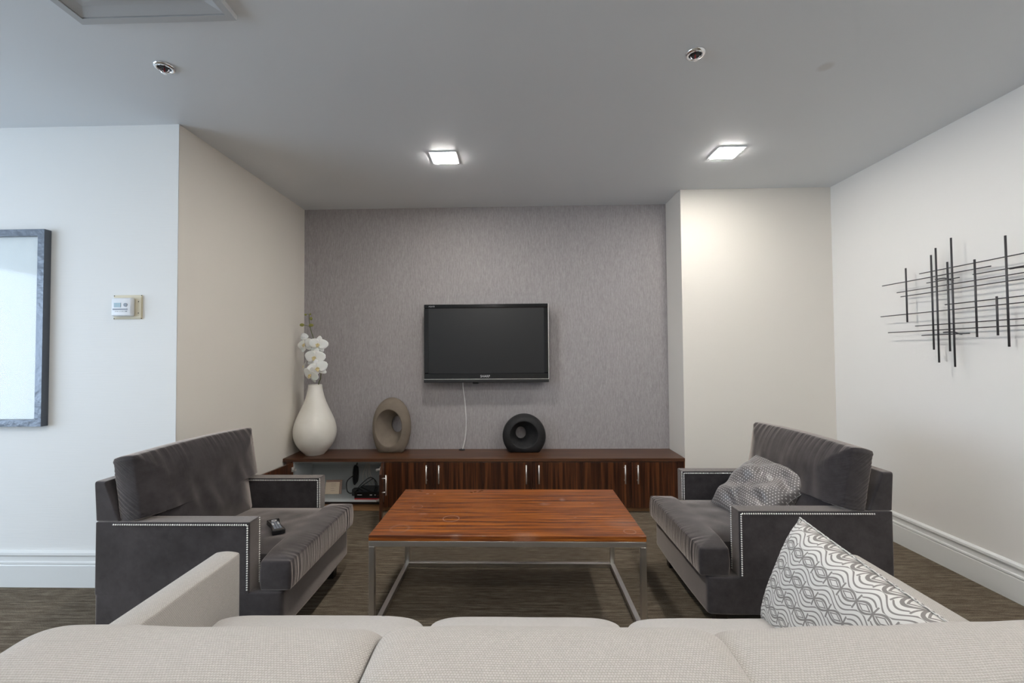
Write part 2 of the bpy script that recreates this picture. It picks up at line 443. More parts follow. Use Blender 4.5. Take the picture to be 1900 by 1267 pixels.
# ------------------------------------------------------------------ ceiling fittings
def light(x, y, label):
    g = thing('ceiling_light', label, 'ceiling light', (x, y, ZC), group='square recessed ceiling lights')
    bm = BM()
    for a in ((-.095, .095, .080, .095), (-.095, .095, -.095, -.080), (-.095, -.080, -.080, .080), (.080, .095, -.080, .080)):
        box(bm, a[0], a[1], a[2], a[3], -.005, 0)
    obj('trim_ring', bm, m_white, g)
    obj('diffuser', bx(-.080, .080, -.080, .080, -.010, -.001, bev=.003), m_lamp, g)
light(-.49, 3.04, 'lit square ceiling light above the television, left of the two in view')
light(1.49, 3.045, 'lit square ceiling light in front of the white pier on the right')
for (x, y) in ((-.49, 1.32), (1.49, 1.32), (-.49, -.4), (1.49, -.4), (-.49, -2.1), (1.49, -2.1), (-3.0, .4)):
    light(x, y, 'lit square ceiling light out of view, '+{(-.49, 1.32): 'nearest above the left half of the sofa', (1.49, 1.32): 'nearest above the right half of the sofa', (-.49, -.4): 'just behind the sofa, left side',
        (1.49, -.4): 'just behind the sofa, right side', (-.49, -2.1): 'far behind the sofa, left side', (1.49, -2.1): 'far behind the sofa, right side', (-3.0, .4): 'over the left part of the room'}[(x, y)])
def sprinkler(x, y, label, rz):
    g = thing('ceiling_sprinkler', label, 'sprinkler', (x, y, ZC), (0, 0, rz), group='chrome fire sprinklers')
    lathe_b = lathe(BM(), [(.046, 0), (.046, -.004), (.040, -.010), (.030, -.011), (.028, -.006), (.028, 0)], 32)
    obj('escutcheon', lathe_b, m_chrome, g, True)
    obj('cup', lathe(BM(), [(.0275, -.001), (.0275, -.006), (.001, -.006)], 24), m_blackm, g, True)
    bm = BM()
    tube(bm, spline([(-.016, 0, -.006), (-.018, 0, -.016), (-.010, 0, -.027), (0, 0, -.030)], 4), .0032, 8)
    tube(bm, spline([(.016, 0, -.006), (.018, 0, -.016), (.010, 0, -.027), (0, 0, -.030)], 4), .0032, 8)
    obj('frame_arms', bm, m_chrome, g, True)
    obj('glass_bulb', tube(BM(), [(0, 0, -.006), (0, 0, -.027)], .003, 8), m_red, g, True)
    obj('deflector', lathe(BM(), [(.010, -.031), (.010, -.033), (.001, -.034)], 16), m_chrome, g)
sprinkler(-1.681, 2.02, 'round chrome ceiling sprinkler beside the air grille on the left', R(10))
sprinkler(.852, 2.017, 'round chrome ceiling sprinkler right of centre, away from the grille', R(-12))
# return-air grille
g = thing('air_grille', 'square white framed ceiling air grille cut off by the top left edge', 'vent', (-1.455, 1.395, ZC))
bm = BM(); a = .325
for s_ in (-1, 1):
    box(bm, -a, a, s_*a-(.03 if s_ > 0 else 0), s_*a+(0 if s_ > 0 else .03), -.022, 0)
    box(bm, s_*a-(.03 if s_ > 0 else 0), s_*a+(0 if s_ > 0 else .03), -a+.03, a-.03, -.022, 0)
m_vent = paint('grey_white_vent_paint', (.47, .48, .49), .4, .01)
obj('outer_frame', bm, m_vent, g)
bm = BM(); rr = [(.293, -.018), (.250, -.006), (.225, -.0035), (.215, -.016), (.001, -.016)]
prev = None
for r_, z_ in rr:
    q = [bm.verts.new((sx*r_, sy*r_, z_)) for sx, sy in ((-1, -1), (1, -1), (1, 1), (-1, 1))]
    if prev:
        for k in range(4): bm.faces.new((prev[k], prev[(k+1) % 4], q[(k+1) % 4], q[k]))
    prev = q
bm.faces.new(prev); obj('diffuser_panel', bm, m_vent, g)

# ------------------------------------------------------------------ left wall: picture and thermostat
g = thing('framed_picture', 'large pale picture in a thick grey metal frame, cut off by the left edge', 'picture', (-3.34, YL, 1.5275))
w2, h2 = .55, .5845
bm = BM()
for x0, x1, z0, z1 in ((-w2, w2, h2-.040, h2), (-w2, w2, -h2, -h2+.040), (-w2, -w2+.040, -h2+.040, h2-.040), (w2-.040, w2, -h2+.040, h2-.040)):
    box(bm, x0, x1, -.040, 0, z0, z1)
obj('frame', bm, m_frame, g)
obj('print', bx(-w2+.04, w2-.04, -.014, -.004, -h2+.04, h2-.04), m_print, g)
obj('glazing', bx(-w2+.04, w2-.04, -.024, -.020, -h2+.04, h2-.04), m_glassfront, g)

g = thing('thermostat', 'white wall thermostat with blue-grey display on a yellowed backing plate', 'thermostat', (-2.307, YL, 1.645))
bm = bx(-.087, .087, -.006, 0, -.072, .072, bev=.002)
obj('backing_plate', bm, m_beige, g)
obj('plate_edge', bx(-.070, .085, -.012, -.006, -.066, .060, bev=.002), m_beige, g)
for x, z in ((-.083, -.068), (.083, -.068), (.083, .068), (-.083, .068), (.070, .032), (.070, -.036)):
    bm = BM(); bmesh.ops.create_uvsphere(bm, u_segments=8, v_segments=6, radius=.003, matrix=Matrix.Translation((x, -.012 if abs(x) < .08 else -.006, z)))
    obj('screw', bm, m_blackm, g, True)
obj('body', bx(-.072, .050, -.040, -.012, -.056, .052, bev=.008, seg=3), m_white, g, True)
obj('display', bx(-.052, -.012, -.042, -.039, -.004, .022), m_lcd, g)
obj('dark_band', bx(-.060, .028, -.0415, -.039, -.020, -.012), m_greyp, g)
for k in range(6):
    x = -.046+k*.0135
    obj('button', bx(x-.004, x+.004, -.0425, -.039, -.031, -.026, bev=.001), m_greyp if k == 5 else m_white, g)
obj('dial', tube(BM(), [(.017, -.039, .010), (.017, -.0430, .010)], .011, 20), m_greyp, g)

# ------------------------------------------------------------------ wall art on the right wall
g = thing('wall_art', 'openwork wall sculpture of crossed dark grey metal rods on the right wall', 'wall art', (XR, 2.7, 1.65))
def Lc(x, y, z): return (x-XR, y-2.7, z-1.65)
VR = [(2.972, 1.905, 1.542), (2.793, 1.953, 1.356), (2.762, 1.99, 1.276), (2.692, 1.888, 1.345), (2.665, 2.028, 1.252), (2.536, 1.869, 1.425), (2.429, 1.644, 1.43), (2.377, 1.963, 1.368),
      (2.19, 1.80, 1.40), (2.05, 1.93, 1.30), (1.98, 1.75, 1.45)]
for y, z1, z0 in VR: obj('vertical_rod', tube(BM(), [Lc(2.628, y, z0), Lc(2.628, y, z1)], .0050, 10), m_iron, g, True)
HR = [(2.883, 1.9, 1.851), (3.171, 2.46, 1.816), (2.836, 2.631, 1.783), (3.054, 1.95, 1.751), (3.025, 1.85, 1.719), (2.555, 1.92, 1.786), (2.722, 1.97, 1.631), (3.192, 1.86, 1.597), (2.924, 1.90, 1.513), (3.133, 2.0, 1.479), (2.881, 2.584, 1.449)]
for y0, y1, z in HR: obj('horizontal_rod', tube(BM(), [Lc(2.6365, y0, z), Lc(2.6365, y1, z)], .0031, 8), m_iron, g, True)
for y, z in ((2.74, 1.795), (2.33, 1.782), (2.70, 1.462), (2.1, 1.47)):
    bm = BM(); tube(bm, spline([Lc(2.637, y+.04, z), Lc(2.648, y-.01, z), Lc(2.672, y-.02, z-.012), Lc(2.689, y-.02, z-.014)], 4), .0036, 8)
    obj('wall_bracket', bm, m_iron, g, True)

# ------------------------------------------------------------------ television
g = thing('television', 'black flat television mounted on the grey wall with dark blank screen', 'television', (-.266, 3.972, 1.449))
hw, hh = .570, .359
bm = bx(-hw, hw, .012, .085, -hh+.03, hh-.004, bev=.008); obj('housing', bm, m_blackm, g)
bm = BM()
for x0, x1, z0, z1 in ((-hw, hw, hh-.036, hh), (-hw, hw, -hh+.030, -hh+.085), (-hw, -hw+.040, -hh+.085, hh-.036), (hw-.040, hw, -hh+.085, hh-.036)):
    box(bm, x0, x1, -.006, .014, z0, z1, bev=.005)
obj('bezel', bm, m_black, g)
obj('screen', bx(-hw+.038, hw-.038, .000, .012, -hh+.083, hh-.034), m_screen, g)
obj('lower_bar', bx(-hw-.002, hw+.002, -.010, .03, -hh, -hh+.030, bev=.004), m_blackm, g)
obj('silver_line', bx(-hw, hw, -.0085, -.004, -hh+.0295, -hh+.0325), m_nickel, g)
bm = BM()
box(bm, hw-.001, hw+.003, -.004, .012, -hh+.03, hh); obj('side_strip', bm, m_nickel, g)
def text(name, s, size, mat, parent, loc, rot=(R(90), 0, 0), align='CENTER', ext=.0006):
    cu_ = bpy.data.curves.new(name, 'FONT'); cu_.body = s; cu_.size = size; cu_.extrude = ext; cu_.align_x = align
    cu_.materials.append(mat); o = bpy.data.objects.new(name, cu_); col.objects.link(o)
    me = bpy.data.meshes.new_from_object(o.evaluated_get(bpy.context.evaluated_depsgraph_get()))
    bpy.data.objects.remove(o); o = bpy.data.objects.new(name, me); col.objects.link(o)
    o.parent = parent; o.location = loc; o.rotation_euler = rot; return o
text('brand_lettering', 'SHARP', .030, m_letter, g, (-.010, -.0075, -hh+.047))
text('model_lettering', 'AQUOS', .016, m_letter, g, (-hw+.072, -.0075, hh-.024))
obj('sensor_pod', bx(-.125, -.07, .0, .04, -hh-.012, -hh+.002, bev=.005), m_black, g)
obj('wall_bracket', bx(-.2, .2, .085, .119, -.2, .2), m_blackm, g)
bm = tube(BM(), spline([(-.488, 4.03, 1.12), (-.487, 4.035, 1.05), (-.470, 4.05, .88), (-.462, 4.06, .72), (-.470, 4.06, .58), (-.497, 4.055, .462)], 8), .0042, 8)
tag(obj('television_cable', bm, m_whitecable, None, True), 'thin white cable hanging from the television to the walnut console', 'cable')

# ------------------------------------------------------------------ long console: four units under one top
TZ, KF = .460, 3.722
tag(obj('walnut_counter', bx(XL+.001, XP-.002, KF-.004, YB-.001, TZ-.028, TZ, bev=.002), m_top), 'long walnut-coloured wooden top running the width of the grey wall', 'worktop')
def end_panel(x0, x1, lab): tag(obj('end_panel', bx(x0, x1, KF+.004, KF+.05, 0.0, TZ-.029), m_doors), lab, 'panel')
end_panel(XL+.023, -1.941, 'narrow dark wood filler strip beside the alcove wall, left console end')
end_panel(1.379, XP-.002, 'narrow dark wood filler strip against the white pier, right console end')
def unit(x0, x1, label, angs=(0, 0), openu=False):
    g = thing('console_cabinet', label, 'cabinet', ((x0+x1)/2, KF, 0), group='console cabinets under the wooden top')
    hw_ = (x1-x0)/2 - .001
    D = YB-KF-.004; zt = TZ-.029
    bm = BM()
    box(bm, -hw_, -hw_+.017, .022, D, .068, zt); box(bm, hw_-.017, hw_, .022, D, .068, zt)
    box(bm, -hw_+.017, hw_-.017, .022, D, .068, .086)
    box(bm, -hw_+.017, hw_-.017, .022, D, zt-.012, zt)
    obj('carcass', bm, m_cab_in, g)
    obj('back_panel', bx(-hw_+.017, hw_-.017, D-.012, D-.001, .086, zt-.012), m_cab_back, g)
    if openu:
        obj('back_rail', bx(-hw_+.017, hw_-.017, D-.030, D-.013, .325, .375), m_cab_in, g)
        obj('front_edging', bx(-hw_, hw_, .018, .0215, .064, .084), m_dfoot, g)
    obj('plinth', bx(-hw_, hw_, .045, .062, 0, .067), m_plinth, g)
    for s_, ang in ((-1, angs[0]), (1, angs[1])):
        w_ = hw_-.0015
        hx = s_*hw_
        d_ = obj('door', bx(0 if s_ < 0 else -w_, w_ if s_ < 0 else 0, 0, .018, .043, zt-.004, bev=.0015), m_doors, g, loc=(hx, 0, 0))
        d_.rotation_euler = (0, 0, s_*ang)
        hxx = (-s_)*(w_-.052)
        bm = BM()
        tube(bm, [(hxx, -.030, .252), (hxx, -.030, .408)], .0058, 12)
        for z in (.276, .384): tube(bm, [(hxx, -.030, z), (hxx, .001, z)], .0045, 8)
        obj('handle', bm, m_nickel, d_, True)
        if ang:
            for z in (.115, .372):
                bm = BM()
                box(bm, -s_*.012-.018, -s_*.012+.018, .018, .030, z-.02, z+.02, bev=.004)
                tube(bm, [(-s_*.010, .024, z), (-s_*.030, .060, z)], .010, 8)
                obj('hinge', bm, m_nickel, d_)
    return g
U_ = [-1.938, -1.136, -.284, .563, 1.377]
unit(U_[0], U_[1], 'leftmost console cabinet with both doors open showing a pale inside', (R(97), R(105)), True)
unit(U_[1], U_[2], 'closed dark console cabinet between the open unit and the television cable')
unit(U_[2], U_[3], 'closed dark console cabinet below the charcoal ring sculpture')
unit(U_[3], U_[4], 'closed dark console cabinet at the right end, against the white pier')

# inside the open cabinet
g = thing('set_top_box', 'flat black electronic box with a red base line in the open cabinet', 'set-top box', (-1.290, 3.875, .0868))
obj('casing', bx(-.126, .126, -.085, .10, .012, .070, bev=.004), m_black, g)
obj('base_strip', bx(-.124, .124, -.083, .098, .0005, .0125), m_red, g)
obj('power_light', tube(BM(), [(.082, -.084, .034), (.082, -.0865, .034)], .004, 10), m_red, g)
for x in (.015, .022, .029, .055, .062): obj('front_icon', bx(x-.002, x+.002, -.0865, -.084, .036, .046), m_letter, g)
obj('front_lettering', bx(-.098, -.058, -.0863, -.084, .039, .044), m_letter, g)
g = thing('power_adapter', 'black angular power adapter perched behind the black box', 'adapter', (-1.455, 3.91, .087))
obj('adapter_body', bx(-.018, .052, -.03, .03, .0005, .062, bev=.008), m_blackm, g)
bm = tube(BM(), spline([(-1.455, 3.99, .43), (-1.462, 3.99, .36), (-1.468, 3.985, .33)], 5), .005, 8)
def loop(cx, cz, w, h, y):
    return [(cx+w*math.cos(a_), y, cz+h*math.sin(a_)) for a_ in [2*PI*k/20 for k in range(21)]]
for k in range(4):
    tube(bm, [(x+.03*(z-.25), y, z) for x, y, z in loop(-1.478+.004*k, .25, .016-.002*k, .088-.006*k, 3.975+.008*k)], .0055, 6)
tube(bm, spline([(-1.485, 3.97, .25), (-1.54, 3.95, .20), (-1.53, 3.92, .13), (-1.50, 3.91, .105), (-1.47, 3.91, .11)], 8), .005, 8)
tube(bm, spline([(-1.43, 3.90, .148), (-1.37, 3.93, .21), (-1.32, 3.95, .235), (-1.27, 3.94, .20), (-1.26, 3.93, .158)], 8), .004, 6)
tube(bm, spline([(-1.42, 3.92, .148), (-1.34, 3.95, .20), (-1.30, 3.96, .22), (-1.28, 3.95, .18), (-1.275, 3.94, .158)], 8), .004, 6)
tag(obj('black_power_cord', bm, m_blackm, None, True), 'looped black power cord hanging inside the open cabinet', 'cable')
bm = BM()
for k, (dx, dz) in enumerate(((0, 0), (.012, .03), (-.014, .02), (.02, .05))):
    tube(bm, spline([(-1.37+dx*.2, 4.01, .428), (-1.375+dx, 4.01, .33), (-1.385+dx*2, 4.0, .25), (-1.36+dx*3, 3.99, .19-dz*.2), (-1.31+dx*2, 3.98, .10)], 8), .0028, 6)
tag(obj('pale_signal_cables', bm, m_ivory, None, True), 'thin ivory signal cables hanging behind the black box', 'cable')
g = thing('folded_leaflet', 'cream leaflet on brown card leaning inside the open cabinet', 'leaflet', (-1.665, 3.93, .089), (R(-14), 0, R(4)))
obj('card_backing', bx(-.07, .075, .004, .010, .001, .125), m_card, g)
obj('paper_sheet', bx(-.07, .055, -.002, .0035, .001, .105), m_paper, g)
bm = BM()
for z, w_ in ((.095, .045), (.083, .04), (.071, .045), (.05, .03), (.03, .04)): box(bm, -.02, -.02+w_, -.0028, -.002, z, z+.002)
obj('printed_lines', bm, m_card, g)

# grommet
g = obj('cable_grommet', lathe(BM(), [(.001, .008), (.020, .008), (.030, .004), (.031, 0)], 24), m_blackm, None, True, loc=(-.502, 4.05, TZ+.0005))
tag(g, 'small black round cable grommet set in the walnut top', 'grommet')

# ------------------------------------------------------------------ vase and orchid
VX, VY = -1.812, 3.895
prof = [(.001, 0), (.072, 0), (.082, .004), (.100, .022), (.122, .046), (.146, .078), (.166, .115), (.180, .16), (.1845, .205), (.180, .25), (.166, .30), (.146, .35), (.123, .40), (.101, .45), (.083, .50), (.070, .55), (.061, .595), (.0585, .618), (.0575, .624), (.052, .625), (.050, .615), (.060, .56), (.10, .42)]
pp = [(p.x, p.z) for p in spline([(r_, 0, z_) for r_, z_ in prof], 4)]
tag(obj('floor_vase', lathe(BM(), pp, 64, cap=False), m_vase, None, True, loc=(VX, VY, TZ+.0005)), 'tall cream teardrop vase on the left end of the console', 'vase')
g = thing('orchid_stem', 'white artificial orchid spray standing in the cream vase', 'flower', (VX, VY, TZ+.3))
def G(x, y, z): return (x-VX, y-VY, z-TZ-.3)
stem = spline([G(-1.815, 3.895, .78), G(-1.782, 3.892, 1.075), G(-1.755, 3.88, 1.15), G(-1.752, 3.87, 1.28), G(-1.78, 3.88, 1.42), G(-1.825, 3.89, 1.50), G(-1.857, 3.89, 1.60), G(-1.868, 3.89, 1.68), G(-1.868, 3.89, 1.72)], 8)
obj('stem', tube(BM(), stem, [.0045-.0022*i/len(stem) for i in range(len(stem))], 8), m_green, g, True)
bm = BM()
for a_, b_, c_ in ((G(-1.852, 3.89, 1.60), G(-1.89, 3.89, 1.62), G(-1.925, 3.88, 1.625)), (G(-1.868, 3.89, 1.72), G(-1.88, 3.89, 1.724), G(-1.893, 3.88, 1.72)),
                   (G(-1.80, 3.88, 1.49), G(-1.86, 3.88, 1.50), G(-1.90, 3.87, 1.515)), (G(-1.78, 3.88, 1.40), G(-1.86, 3.87, 1.42), G(-1.90, 3.86, 1.44)),
                   (G(-1.73, 3.87, 1.26), G(-1.80, 3.87, 1.25), G(-1.87, 3.88, 1.24))):
    bm = tube(BM(), spline([a_, b_, c_], 5), .0022, 6); obj('side_stem', bm, m_green, g, True)
def ell(bm, c, r, rot=None):
    mt = Matrix.Translation(c) @ (rot or Matrix()) @ Matrix.Diagonal((*r, 1))
    bmesh.ops.create_uvsphere(bm, u_segments=14, v_segments=10, radius=1, matrix=mt)
for c_, r_ in (((-1.928, 3.88, 1.625), (.020, .016, .015)), ((-1.845, 3.88, 1.622), (.022, .016, .014)), ((-1.848, 3.885, 1.683), (.013, .012, .016)), ((-1.896, 3.88, 1.718), (.011, .009, .009)), ((-1.855, 3.885, 1.722), (.008, .008, .009))):
    bm = BM(); ell(bm, G(*c_), r_); obj('green_bud', bm, m_bud, g, True)
def petal(bm, c, ax, length, width, tip, nrm, cup=.25, n=7):
    ax = Vector(ax).normalized(); nrm = Vector(nrm).normalized(); sd = ax.cross(nrm).normalized(); nrm = sd.cross(ax)
    c = Vector(c); top = []; bot = []
    for i in range(n+1):
        u = i/n; w_ = width*(math.sin(PI*min(1, (u**tip)*.95+.03)))**.55
        rt = []; rb = []
        for k in range(7):
            v_ = k/3-1
            q = c+ax*(length*u)+sd*(w_*v_/2)+nrm*(cup*length*(.35*u-.5*u*u)+.10*w_*(v_*v_)*math.sin(u*3+c.x*40))
            rt.append(bm.verts.new(q)); rb.append(bm.verts.new(q-nrm*.0012))
        top.append(rt); bot.append(rb)
    for i in range(n):
        for k in range(6):
            bm.faces.new((top[i][k], top[i][k+1], top[i+1][k+1], top[i+1][k])); bm.faces.new((bot[i][k], bot[i+1][k], bot[i+1][k+1], bot[i][k+1]))
        for k in (0, 6): bm.faces.new((top[i][k], top[i+1][k], bot[i+1][k], bot[i][k]))
    for i in (0, n):
        for k in range(6): bm.faces.new((top[i][k], top[i][k+1], bot[i][k+1], bot[i][k]))
def bloom(c, size, face, roll):
    c = Vector(c); f_ = Vector(face).normalized(); up = Vector((0, 0, 1)); sx = up.cross(f_).normalized(); up = f_.cross(sx)
    def dr(a): a += roll; return sx*math.sin(a)+up*math.cos(a)
    bm = BM()
    petal(bm, c-f_*.004, dr(0), size*.52, size*.36, .8, f_)
    petal(bm, c-f_*.004, dr(R(138)), size*.50, size*.32, .8, f_); petal(bm, c-f_*.004, dr(R(-138)), size*.50, size*.32, .8, f_)
    petal(bm, c+f_*.003, dr(R(78)), size*.56, size*.60, .68, f_, .18); petal(bm, c+f_*.003, dr(R(-78)), size*.56, size*.60, .68, f_, .18)
    b_ = obj('blossom', bm, m_petal, g, True)
    bm = BM(); ell(bm, c+f_*.012, (size*.055, size*.055, size*.07))
    petal(bm, c+f_*.012, dr(PI)*.8+f_*.5, size*.20, size*.16, .7, f_, .6)
    petal(bm, c+f_*.010, dr(R(110))+f_*.7, size*.14, size*.10, .7, f_, .6); petal(bm, c+f_*.010, dr(R(-110))+f_*.7, size*.14, size*.10, .7, f_, .6)
    obj('blossom_lip', bm, m_pale, b_, True)
bloom(G(-1.890, 3.86, 1.446), .150, (-.35, -1, .1), R(-15))
bloom(G(-1.765, 3.85, 1.446), .155, (.2, -1, .1), R(8))
bloom(G(-1.784, 3.83, 1.330), .172, (.0, -1, .1), R(6))
bloom(G(-1.752, 3.81, 1.234), .165, (.25, -1, .0), R(-18))
bloom(G(-1.800, 3.79, 1.178), .150, (-.4, -1, -.3), R(25))
bloom(G(-1.890, 3.86, 1.250), .120, (-1, -.35, .05), R(10))
bm = BM(); petal(bm, G(-1.935, 3.87, 1.51), (1, 0, .2), .07, .055, .7, (0, -1, .2), .5); petal(bm, G(-1.93, 3.865, 1.52), (.9, 0, -.1), .06, .05, .7, (0, -1, -.3), .6)
petal(bm, G(-1.93, 3.87, 1.535), (1, 0, 0), .055, .04, .7, (0, -1, .8), .3)
ell(bm, G(-1.905, 3.872, 1.52), (.026, .018, .022)); obj('half_open_blossom', bm, m_petal, g, True)

# ------------------------------------------------------------------ ring sculptures
def egg(a, w, zb, zt, sh=0., flat=0.):
    """closed oval point in x/z at angle a: half width w, from zb to zt, base cut flat at the bottom"""
    c = (zb+zt)/2; h_ = (zt-zb)/2
    x = math.cos(a)*w; z = math.sin(a)*h_
    x *= 1 - sh*math.sin(a)
    return x, c+z
def sculpture(name, label, cx, cy, rings, mat, n=64):
    """rings: (dx, zb, zt, halfwidth, y, taper, floor) lofted in a closed chain"""
    bm = BM(); L_ = []
    for dx, zb, zt, w_, y, sh, fl in rings:
        rg = []
        for k in range(n):
            x, z = egg(2*PI*k/n, w_, zb, zt, sh)
            if fl: z = max(z, 0)
            rg.append(bm.verts.new((dx+x, y, z)))
        L_.append(rg)
    for i in range(len(L_)):
        A, B = L_[i], L_[(i+1) % len(L_)]
        for k in range(n): bm.faces.new((A[k], A[(k+1) % n], B[(k+1) % n], B[k]))
    o = obj(name, bm, mat, None, True, loc=(cx, cy, TZ+.001))
    return tag(o, label, 'sculpture', 'pierced oval ceramic sculptures')
m_ = 1
sculpture('ring_sculpture', 'tall taupe egg-shaped sculpture with an oval hollow, beside the vase', -1.139, 3.985, [
    (.0, -.085, .462, .140, .062, -.05, 1), (.0, -.065, .488, .165, .045, -.05, 1), (.0, -.06, .495, .175, .010, -.05, 1), (.0, -.062, .490, .173, -.022, -.05, 1), (.0, -.070, .475, .165, -.046, -.05, 1),
    (-.004, .010, .440, .148, -.062, -.04, 0), (-.010, .045, .402, .128, -.068, -.03, 0), (-.012, .056, .394, .1225, -.069, -.03, 0), (-.012, .059, .391, .1205, -.067, -.03, 0), (-.011, .064, .387, .118, -.060, -.03, 0),
    (.010, .105, .358, .088, -.015, 0, 0), (.034, .162, .325, .054, .035, 0, 0), (.037, .168, .320, .051, .042, 0, 0), (.037, .168, .320, .052, .060, 0, 0), (.02, .06, .42, .11, .066, 0, 0)], m_taupe)
sculpture('ring_sculpture', 'low charcoal rounded sculpture with an oval hollow, below the television', .076, 3.985, [
    (.0, -.055, .322, .155, .064, .05, 1), (.0, -.045, .338, .185, .045, .05, 1), (.0, -.040, .343, .197, .010, .05, 1), (.0, -.042, .340, .195, -.022, .05, 1), (.0, -.050, .330, .185, -.048, .05, 1),
    (.0, .004, .308, .160, -.066, .05, 0), (-.002, .032, .290, .134, -.073, .03, 0), (-.003, .040, .284, .126, -.074, .03, 0), (-.003, .043, .281, .1235, -.072, .03, 0), (-.004, .048, .277, .120, -.064, .02, 0),
    (-.015, .078, .248, .086, -.018, 0, 0), (-.029, .104, .222, .050, .035, 0, 0), (-.030, .108, .218, .047, .042, 0, 0), (-.030, .108, .218, .048, .060, 0, 0), (-.015, .05, .28, .11, .068, 0, 0)], m_coal)

# ------------------------------------------------------------------ coffee table
TX0, TX1, TY0, TY1, TT = -.713, .615, 2.094, 2.806, .481
g = thing('coffee_table', 'low coffee table with red-brown worn timber top on a brushed steel frame', 'coffee table', ((TX0+TX1)/2, (TY0+TY1)/2, 0))
a, b = (TX1-TX0)/2, (TY1-TY0)/2
obj('tabletop', bx(-a, a, -b, b, TT-.026, TT, bev=.002), m_table, g)
q = .026
bm = BM()
zt = TT-.027
for s_ in (-1, 1):
    box(bm, -a+.001, a-.001, s_*(b-.001)-(q if s_ > 0 else 0), s_*(b-.001)+(0 if s_ > 0 else q), zt-q, zt, bev=.0015)
    box(bm, s_*(a-.001)-(q if s_ > 0 else 0), s_*(a-.001)+(0 if s_ > 0 else q), -b+q, b-q, zt-q, zt, bev=.0015)
obj('top_rails', bm, m_steel, g)
for sx in (-1, 1):
    for sy in (-1, 1):
        x0 = sx*(a-.001)-(q if sx > 0 else 0); y0 = sy*(b-.001)-(q if sy > 0 else 0)
        obj('leg', bx(x0, x0+q, y0, y0+q, 0.0005, zt-q, bev=.0015), m_steel, g)
obj('base_rail', bx(-a+q, a-q, b-.001-q, b-.001, .0005, q, bev=.0015), m_steel, g)
for sx in (-1, 1):
    x0 = sx*(a-.001)-(q if sx > 0 else 0)
    obj('base_rail', bx(x0, x0+q, -b+q, b-q, .0005, q, bev=.0015), m_steel, g)

